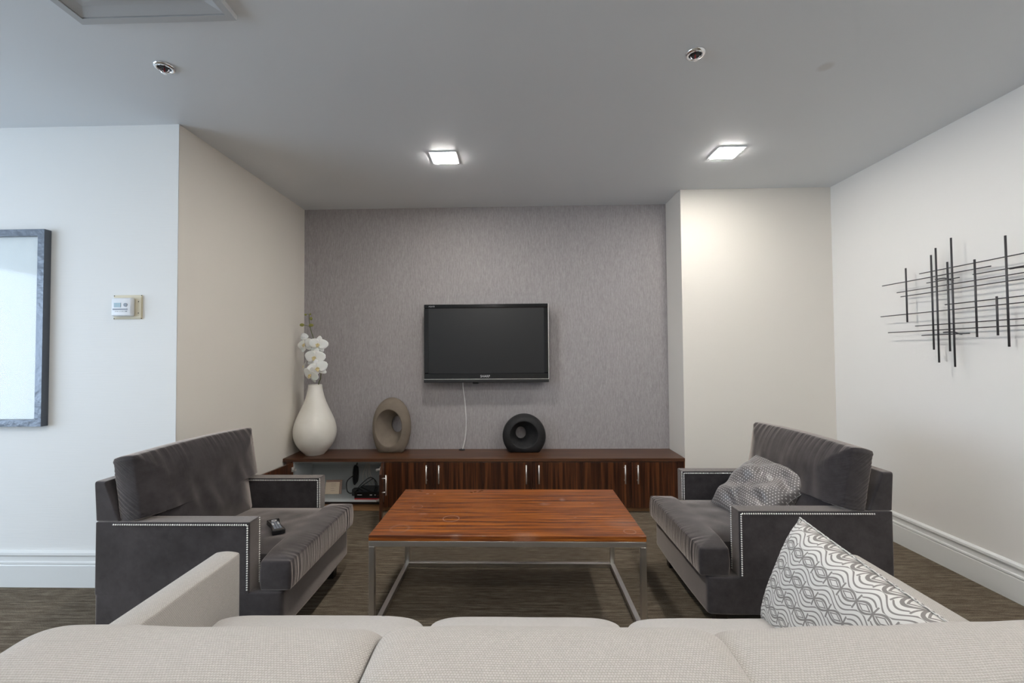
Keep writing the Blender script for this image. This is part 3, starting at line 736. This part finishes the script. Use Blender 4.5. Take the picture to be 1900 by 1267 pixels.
# ------------------------------------------------------------------ armchairs
def nails(pts, r=.0042, step=.0105, nrm=(0, 0, 1)):
    """row of small domes along a polyline"""
    bm = BM(); nrm = Vector(nrm)
    P = [Vector(p) for p in pts]; carry = 0
    for A, B in zip(P, P[1:]):
        L_ = (B-A).length; d_ = carry
        while d_ <= L_:
            c = A+(B-A)*(d_/L_)
            bmesh.ops.create_uvsphere(bm, u_segments=6, v_segments=4, radius=r, matrix=Matrix.Translation(c))
            d_ += step
        carry = d_-L_
    return bm
CHW, CAT = .388, .082        # half width, arm thickness
def make_chair(label, loc, rz, yaw, lean):
    g = thing('armchair', label, 'armchair', loc, (0, 0, rz), 'charcoal velvet armchairs')
    # base with rounded front corners
    def dbase(c, n):
        k = cl((c.x-.30)/.14)
        c.y *= 1-.02*k*k
        c.x += .008*math.cos(c.y/CHW*PI/2)*k
        return c
    obj_b = soft('base', [-.42, -.405, -.1, .2, .36, .41, .437], refine(-CHW, CHW, .03, .2), [.115, .128, .20, .277, .290], m_velvet, g, disp=dbase)
    for s_ in (-1, 1):
        y0, y1 = (CHW-CAT, CHW) if s_ > 0 else (-CHW, -CHW+CAT)
        arm = soft('arm', [-.42, -.412, -.2, .1, .282, .290], [y0, y0+.008, y1-.008, y1], [.27, .285, .45, .592, .600], m_velvet, g, levels=2)
        yo = s_*(CHW+.0005); yi = s_*(CHW-CAT-.0005)
        obj('nailhead_trim', nails([(-.335, yo, .589), (.2805, yo, .589), (.2805, yo, .30)]), m_nail, arm, True)
        obj('nailhead_trim', nails([(-.20, yi, .589), (.2805, yi, .589), (.2805, yi, .42)]), m_nail, arm, True)
        obj('nailhead_trim', nails([(.289, yi-s_*-.006, .594), (.2905, yi-s_*-.006, .30)], step=.0105), m_nail, arm, True)
    def dback(c, n):
        if c.z > .6:
            k = cl((c.z-.60)/.17)
            c.x -= (.060*cl((c.x+.42)/.11)+.008)*k
        return c
    soft('back_frame', [-.42, -.408, -.32, -.308], refine(-CHW, CHW, .02, .15, (-.300, .300)), [.292, .31, .45, .58, .602, .612, .70, .765, .783], m_velvet, g,
         keep=lambda x, y, z: z > .602 or abs(y) < .300, disp=dback)
    for x in (-.36, .36):
        for y in (-.32, .32):
            bm = BM(); r = bmesh.ops.create_cube(bm, size=1)
            for v in r['verts']:
                k = .022 if v.co.z < 0 else .030
                v.co = Vector((x+math.copysign(k, v.co.x), y+math.copysign(k, v.co.y), .0005 if v.co.z < 0 else .135))
            obj('foot', bm, m_dfoot, g)
    # T-shaped seat cushion
    sw, ew, xf, xe = .303, .380, .470, .336
    xs = refine(-.26, xf, .018, .055, (xe, xe+.02)); ys = refine(-ew, ew, .018, .06, (-sw, sw, -sw+.02, sw-.02))
    zs = [.294, .306, .357, .410, .422]
    def keep(x, y, z): return x > xe or abs(y) < sw
    def edge_d(x, y):
        d1 = xf-x; d2 = (ew-abs(y)) if x > xe else (sw-abs(y)); return min(d1, max(d2, 0))
    def dseat(c, n):
        x, y, z = c; d_ = edge_d(x, y); tz = (z-.358)/.064
        e = cl(d_/.16); crown = .024*(1-(1-e)**2)*cl((x+.5)/.5)
        if tz > 0: c.z += crown*tz - .010*cl((x-.40)/.07)*tz*0
        wob = N(x, y, 0, 5.0)*.007*e + N(x, y, 3, 14)*.003*e
        if tz > .5: c.z += wob
        front = cl((x-.30)/.17)
        if front > 0:
            wr = math.sin(y*190+3*N(y, 1, 0, 9))*N(y, 7, 0, 12)
            c.x += .006*wr*front*(1-abs(tz)*.5) if n.x > .4 else 0
            if n.z > .4: c.z += .004*wr*front*math.exp(-d_/.05)
        c += n*(.006*(1-tz*tz) if abs(tz) < 1 else 0)
        # ears droop a little
        return c
    def gseat(c, n):
        a_ = .75*math.exp(-max(0, xf-c.x)/.028) if n.x < .5 else .75
        return a_*cl((ew-abs(c.y))/.03), (math.exp(-(sw-abs(c.y))/.03)*.4 if abs(c.y) < sw else 0)
    cu_ = soft('seat_cushion', xs, ys, zs, m_velvetg, g, keep=keep, levels=2, disp=dseat, gather=gseat)
    # T-shaped back cushion, built upright: x = thickness, y = width, z up
    wt, wn, z0, z1, zm = .384, .300, .0, .468, .185
    ys = refine(-wt, wt, .018, .05, (-wn, wn, -wn+.02, wn-.02)); zs = refine(z0, z1, .018, .05, (zm, zm+.02, zm-.02))
    xs = [-.055, -.045, 0, .045, .055]
    def keepb(x, y, z): return z > zm or abs(y) < wn
    def dbk(c, n):
        x, y, z = c; tx = x/.055
        dt = min(z1-z, (wt-abs(y)) if z > zm else (wn-abs(y)), z-z0+.05); e = cl(dt/.15)
        cr_ = 1-(1-e)**2
        if tx > 0: c.x += .050*cr_*tx
        else: c.x += .015*cr_*tx
        wr = math.sin(y*150+4*N(y, 2, 0, 7))*(.4+N(y, 9, 0, 9))
        if tx > .3: c.x += .0045*wr*math.exp(-(z1-z)/.07)
        if tx > .3:   # slack folds running down to the seat
            c.x += .013*N(y*1.0+.35*z, z*.30, 1, 13)*cl(1-abs(z-.16)/.24)*e
            c.x += N(y, z, 4, 6)*.010*e
        if abs(y) > wt-.03 and n.y*y > 0:
            c.y += math.copysign(.004*math.sin(z*170+3*N(z, 3, 0, 8))*N(z, 5, 0, 14)*2, y)
        c.z += .010*math.cos(y/wt*PI/2)*cl((z-.2)/.25)
        c += n*(.008*(1-tx*tx) if abs(tx) < 1 else 0)
        return c
    def gback(c, n):
        a_ = math.exp(-(z1-c.z)/.06) if abs(n.z) < .5 else .8
        b_ = math.exp(-(wt-abs(c.y))/.05) if abs(n.y) < .5 else .9
        return a_, b_*cl((z1-c.z)/.04)
    bc = soft('back_cushion', xs, ys, zs, m_velvetg, g, keep=keepb, levels=2, disp=dbk, gather=gback, loc=(-.197, 0, .425))
    bc.rotation_euler = (0, -lean, yaw)
    # welts
    def outline(pts, r, n=5):
        P = [Vector((*p, 0)) for p in pts]; out = []
        for i in range(len(P)):
            a_, b_, c_ = P[i-1], P[i], P[(i+1) % len(P)]
            u = (a_-b_).normalized(); v = (c_-b_).normalized()
            s0, s1 = b_+u*r, b_+v*r
            for k in range(n+1):
                q_ = k/n; out.append((s0*(1-q_)**2+b_*2*q_*(1-q_)+s1*q_*q_))
        dense = []
        for i in range(len(out)):
            A, B = out[i], out[(i+1) % len(out)]; m = max(1, int((B-A).length/.02))
            for k in range(m): dense.append(A+(B-A)*(k/m))
        return dense
    ol = outline([(xf-.004, -ew+.004), (xf-.004, ew-.004), (xe+.004, ew-.004), (xe+.004, sw-.004), (-.25, sw-.004), (-.25, -sw+.004), (xe+.004, -sw+.004), (xe+.004, -ew+.004)], .016)
    for zz in (.417, .299):
        pts = [dseat(Vector((p.x, p.y, zz)), Vector((0, 0, 0))) for p in ol]
        obj('welt', tube(BM(), pts, .0032, 6, closed=True), m_velvet, cu_, True)
    ol = outline([(-wt+.004, z1-.004), (wt-.004, z1-.004), (wt-.004, zm+.004), (wn-.004, zm+.004), (wn-.004, .006), (-wn+.004, .006), (-wn+.004, zm+.004), (-wt+.004, zm+.004)], .016)
    for xx in (.049, -.049):
        pts = [dbk(Vector((xx, p.x, p.y)), Vector((0, 0, 0))) for p in ol]
        obj('welt', tube(BM(), pts, .0032, 6, closed=True), m_velvet, bc, True)
    return g
chL = make_chair('charcoal velvet armchair on the left with a remote control on its seat', (-1.49, 2.33, 0), 0, R(-5.5), R(9))
def dup(root, loc, rz, label):
    r = root.copy(); col.objects.link(r); r.location = loc; r.rotation_euler = (0, 0, rz); r['label'] = label
    for ch in list(root.children):
        c = ch.copy(); col.objects.link(c); c.parent = r
        if ch.name.startswith('back_cushion'): c.rotation_euler = (0, -R(10), R(2.5))
        for g_ in list(ch.children):
            d_ = g_.copy(); col.objects.link(d_); d_.parent = c
    return r
chR = dup(chL, (1.338, 2.481, 0), PI, 'charcoal velvet armchair on the right holding a dotted grey pillow')

# remote control
g = thing('remote_control', 'black remote control with grey buttons lying on the left armchair', 'remote control', (-1.255, 2.255, .447), (R(0), R(2), R(38)))
def drm(c, n):
    c.x *= 1-.18*math.cos(c.y/.10*PI*.9)*1.0
    return c
soft('remote_body', [-.027, -.020, 0, .020, .027], refine(-.092, .092, .012, .03), [0, .006, .018, .024], m_black, g, disp=drm)
for r_ in range(7):
    for c_ in (-1, 0, 1):
        x = c_*.0125; y = -.062+r_*.0155
        obj('button', bx(x-.0048, x+.0048, y-.0045, y+.0045, .022, .0262, bev=.001), m_letter if r_ in (4, 5) and c_ else m_greyp, g)
obj('selector_ring', lathe(BM(), [(.013, .0225), (.013, .0262), (.008, .0262), (.008, .0225)], 20, (0, .058)), m_letter, g)

# ------------------------------------------------------------------ loose pillows
def pillow(name, label, cat, c, u, v, w, h, th, mat, fold=0., seed=0, n=44, group=None, scale_uv=1):
    u = Vector(u).normalized(); v = Vector(v); v = (v-u*v.dot(u)).normalized(); nn = u.cross(v)
    g = thing(name, label, cat, c, group=group)
    g.matrix_world = Matrix.Translation(c) @ Matrix((u, v, nn)).transposed().to_4x4()
    bm = BM(); grids = []
    for side in (1, -1):
        gr = []
        for i in range(n+1):
            row = []
            for j in range(n+1):
                a_ = 2*i/n-1; b_ = 2*j/n-1
                pr = (max(0, 1-abs(a_)**2.8)*max(0, 1-abs(b_)**2.8))**.45
                x = a_*w/2*(1-.07*(1-b_*b_)*0-.022*math.cos(b_*PI/2)*abs(a_)**3); y = b_*h/2*(1-.022*math.cos(a_*PI/2)*abs(b_)**3)
                z = side*th/2*pr
                if fold:
                    z += fold*pr*(N(a_*.8+seed, b_*2.2, side, 1.5)*1.0+.6*N(a_*1.5+b_*2, seed, b_, 2.2))
                    e = pr*(1-pr)
                    ph = (a_*.55-b_*.85)*7+2.2*N(a_, b_, seed, 2)
                    z += fold*.55*math.sin(ph)*cl(1-abs(a_+.1)*.9)*pr
                    y += fold*.5*N(a_, seed, side, 2)*(1-pr); x += fold*.6*N(seed, b_, side, 2)*(1-pr)
                else:
                    z += .004*N(a_*2, b_*2, side+seed, 2.5)*pr
                    ed = math.exp(-(1-max(abs(a_), abs(b_)))/.10)
                    z += side*.004*math.sin((a_+b_)*34)*ed*pr
                if i in (0, n) or j in (0, n):
                    if side < 0: row.append(gr0[i][j]); continue
                row.append(bm.verts.new((x, y, z)))
            gr.append(row)
        if side > 0: gr0 = gr
        grids.append(gr)
    uvl = bm.loops.layers.uv.new('UVMap')
    for gr in grids:
        for i in range(n):
            for j in range(n):
                fc = bm.faces.new((gr[i][j], gr[i+1][j], gr[i+1][j+1], gr[i][j+1]))
                for l_, (ii, jj) in zip(fc.loops, ((i, j), (i+1, j), (i+1, j+1), (i, j+1))): l_[uvl].uv = (ii/n*w, jj/n*h)
    bound = [gr0[i][0].co.copy() for i in range(n+1)]+[gr0[n][j].co.copy() for j in range(1, n+1)]+[gr0[i][n].co.copy() for i in range(n-1, -1, -1)]+[gr0[0][j].co.copy() for j in range(n-1, 0, -1)]
    bmesh.ops.recalc_face_normals(bm, faces=bm.faces[:])
    me = bpy.data.meshes.new('cover'); bm.to_mesh(me); bm.free(); cv_ = finish('cover', me, mat, g, True)
    md = cv_.modifiers.new('s', 'SUBSURF'); md.levels = 1; md.render_levels = 1
    obj('seam_piping', tube(BM(), bound, .0028, 6, closed=True), mat, g, True, uv=True)
    return g
pillow('dotted_pillow', 'crumpled grey satin pillow with white dots on the right armchair', 'pillow', (1.350, 2.475, .575), (.09, -.33, -.04), (.29, .06, .26), .38, .40, .15, m_dots, fold=.030, seed=3.3)
pillow('trellis_pillow', 'white pillow with grey interlaced trellis pattern on the sofa', 'pillow', (.932, 1.285, .565), (0.12, -1, -.17), (.10, -.04, .34), .50, .385, .20, m_trellis, seed=1.2)

# ------------------------------------------------------------------ sofa
SC = .052
g = thing('sofa', 'oatmeal woven three-seat sofa seen from behind along the bottom edge', 'sofa', (SC, 1.13, 0))
def S(x): return x-SC
def darm(c, n):
    return c
for x0, x1 in ((-1.131, -1.038), (1.142, 1.236)):
    def darm(c, n, x0=x0, x1=x1):
        c.z += .006*math.cos((c.x-S((x0+x1)/2))/(x1-x0)*PI)*cl((c.z-.5)/.1)
        return c
    am = soft('arm', [S(x0), S(x0)+.012, S(x1)-.012, S(x1)], refine(-.50, .495, .012, .12), [.10, .115, .35, .598, .612], m_sofa, g, disp=darm)
    for xx in (S(x0)+.006, S(x1)-.006):
        obj('seam', tube(BM(), [(xx, -.48, .6085), (xx, .484, .6085), (xx, .492, .598), (xx, .492, .13)], .0018, 6), m_sofa, am, True)
soft('base', refine(S(-1.036), S(1.140), .012, .25), refine(-.49, .36, .012, .2), [.10, .112, .2, .268, .280], m_sofa, g)
soft('back_frame', refine(S(-1.036), S(1.140), .012, .25), [-.50, -.488, -.42, -.408], [.281, .30, .5, .648, .66], m_sofa, g)
SB = [-1.034, -.302, .352, 1.138]
for k in range(3):
    x0, x1 = S(SB[k])+.003, S(SB[k+1])-.003
    def dsc(c, n, x0=x0, x1=x1):
        e = cl(min(c.x-x0, x1-c.x, .385-c.y, .8)/.14); cr_ = 1-(1-e)**2
        dx_ = max(0, min(c.x-x0, x1-c.x)); c.y -= .055*math.exp(-dx_/.035)*cl((c.y-.20)/.18)
        c.z -= .010*math.exp(-dx_/.03)*cl((c.z-.37)/.05)
        if c.z > .37: c.z += .040*cr_+.003*N(c.x, c.y, 0, 6)
        c += n*.006*(1-abs((c.z-.37)/.09)) if abs(c.z-.37) < .09 else Vector()
        return c
    soft('seat_cushion', refine(x0, x1, .03, .09), refine(-.27, .385, .03, .09), [.281, .300, .37, .426, .447], m_seat, g, disp=dsc)
BB = [(-1.036, -.292, .0, 0.0), (-.288, .420, .006, 0.0), (.424, 1.140, .016, R(-2.6))]
BH = .372
def uvback(c, n, pc):
    if abs(n.x) > .8: return (c.y+3, c.z)
    return (c.x, c.z+c.y+.1) if pc.y < .06 or pc.z > BH-.02 and pc.y < .09 else (c.x, 2*BH+.2-c.z)
for k, (xa, xb, dz, tilt) in enumerate(BB):
    x0, x1 = -(xb-xa)/2, (xb-xa)/2
    def dbc(c, n, x0=x0, x1=x1, k=k):
        e = cl(min(c.x-x0, x1-c.x)/.06); cr_ = 1-(1-e)**2
        ez = cl(min(BH-c.z+.05, c.z+.05)/.13); cz = 1-(1-ez)**2
        yy = c.y
        c.y += c.y/.1*(.026 if yy < 0 else .030)*cr_*cz
        if c.z > .25: c.z += (.010*cr_*(1-(yy/.11)**2)-.004-5.0*max(0, yy+.01)**2)*cl((c.z-.25)/.08) - .008*math.exp(-min(c.x-x0, x1-c.x)/.018)*cl((c.z-.25)/.08)
        c.z += .004*N(c.x, c.y, k, 5)*cl(c.z/.3)
        c.y += .004*N(c.x, c.z, k+5, 7)
        return c
    bcx = S((xa+xb)/2)
    bc = soft('back_cushion', refine(x0, x1, .020, .07), [-.100, -.086, -.03, .03, .084, .100], [0, .016, .12, .22, .30, BH-.016, BH], m_sofa, g, disp=dbc, loc=(bcx, -.229, .399+dz), levels=2, uvf=uvback)
    bc.rotation_euler = (R(2), tilt, 0)
    def sp(x, z): return dbc(Vector((x, -.0965, z)), Vector())
    zt = BH-.012
    pts = [sp(x0+.006, .05)]+[sp(x0+.006, z) for z in (.1, .2, .3)]+[sp(x0+.012, BH-.022)]+[sp(x0+.03+(x1-x0-.06)*i/30, zt) for i in range(31)]+[sp(x1-.012, BH-.022)]+[sp(x1-.006, z) for z in (.3, .2, .1, .05)]
    obj('seam', tube(BM(), pts, .0022, 6), m_sofa, bc, True)
for x in (-1.05, 1.15):
    for y in (-.44, .43):
        obj('foot', lathe(BM(), [(.001, .0005), (.018, .0005), (.026, .0995), (.001, .0995)], 16, (S(x), y)), m_dfoot, g, True)
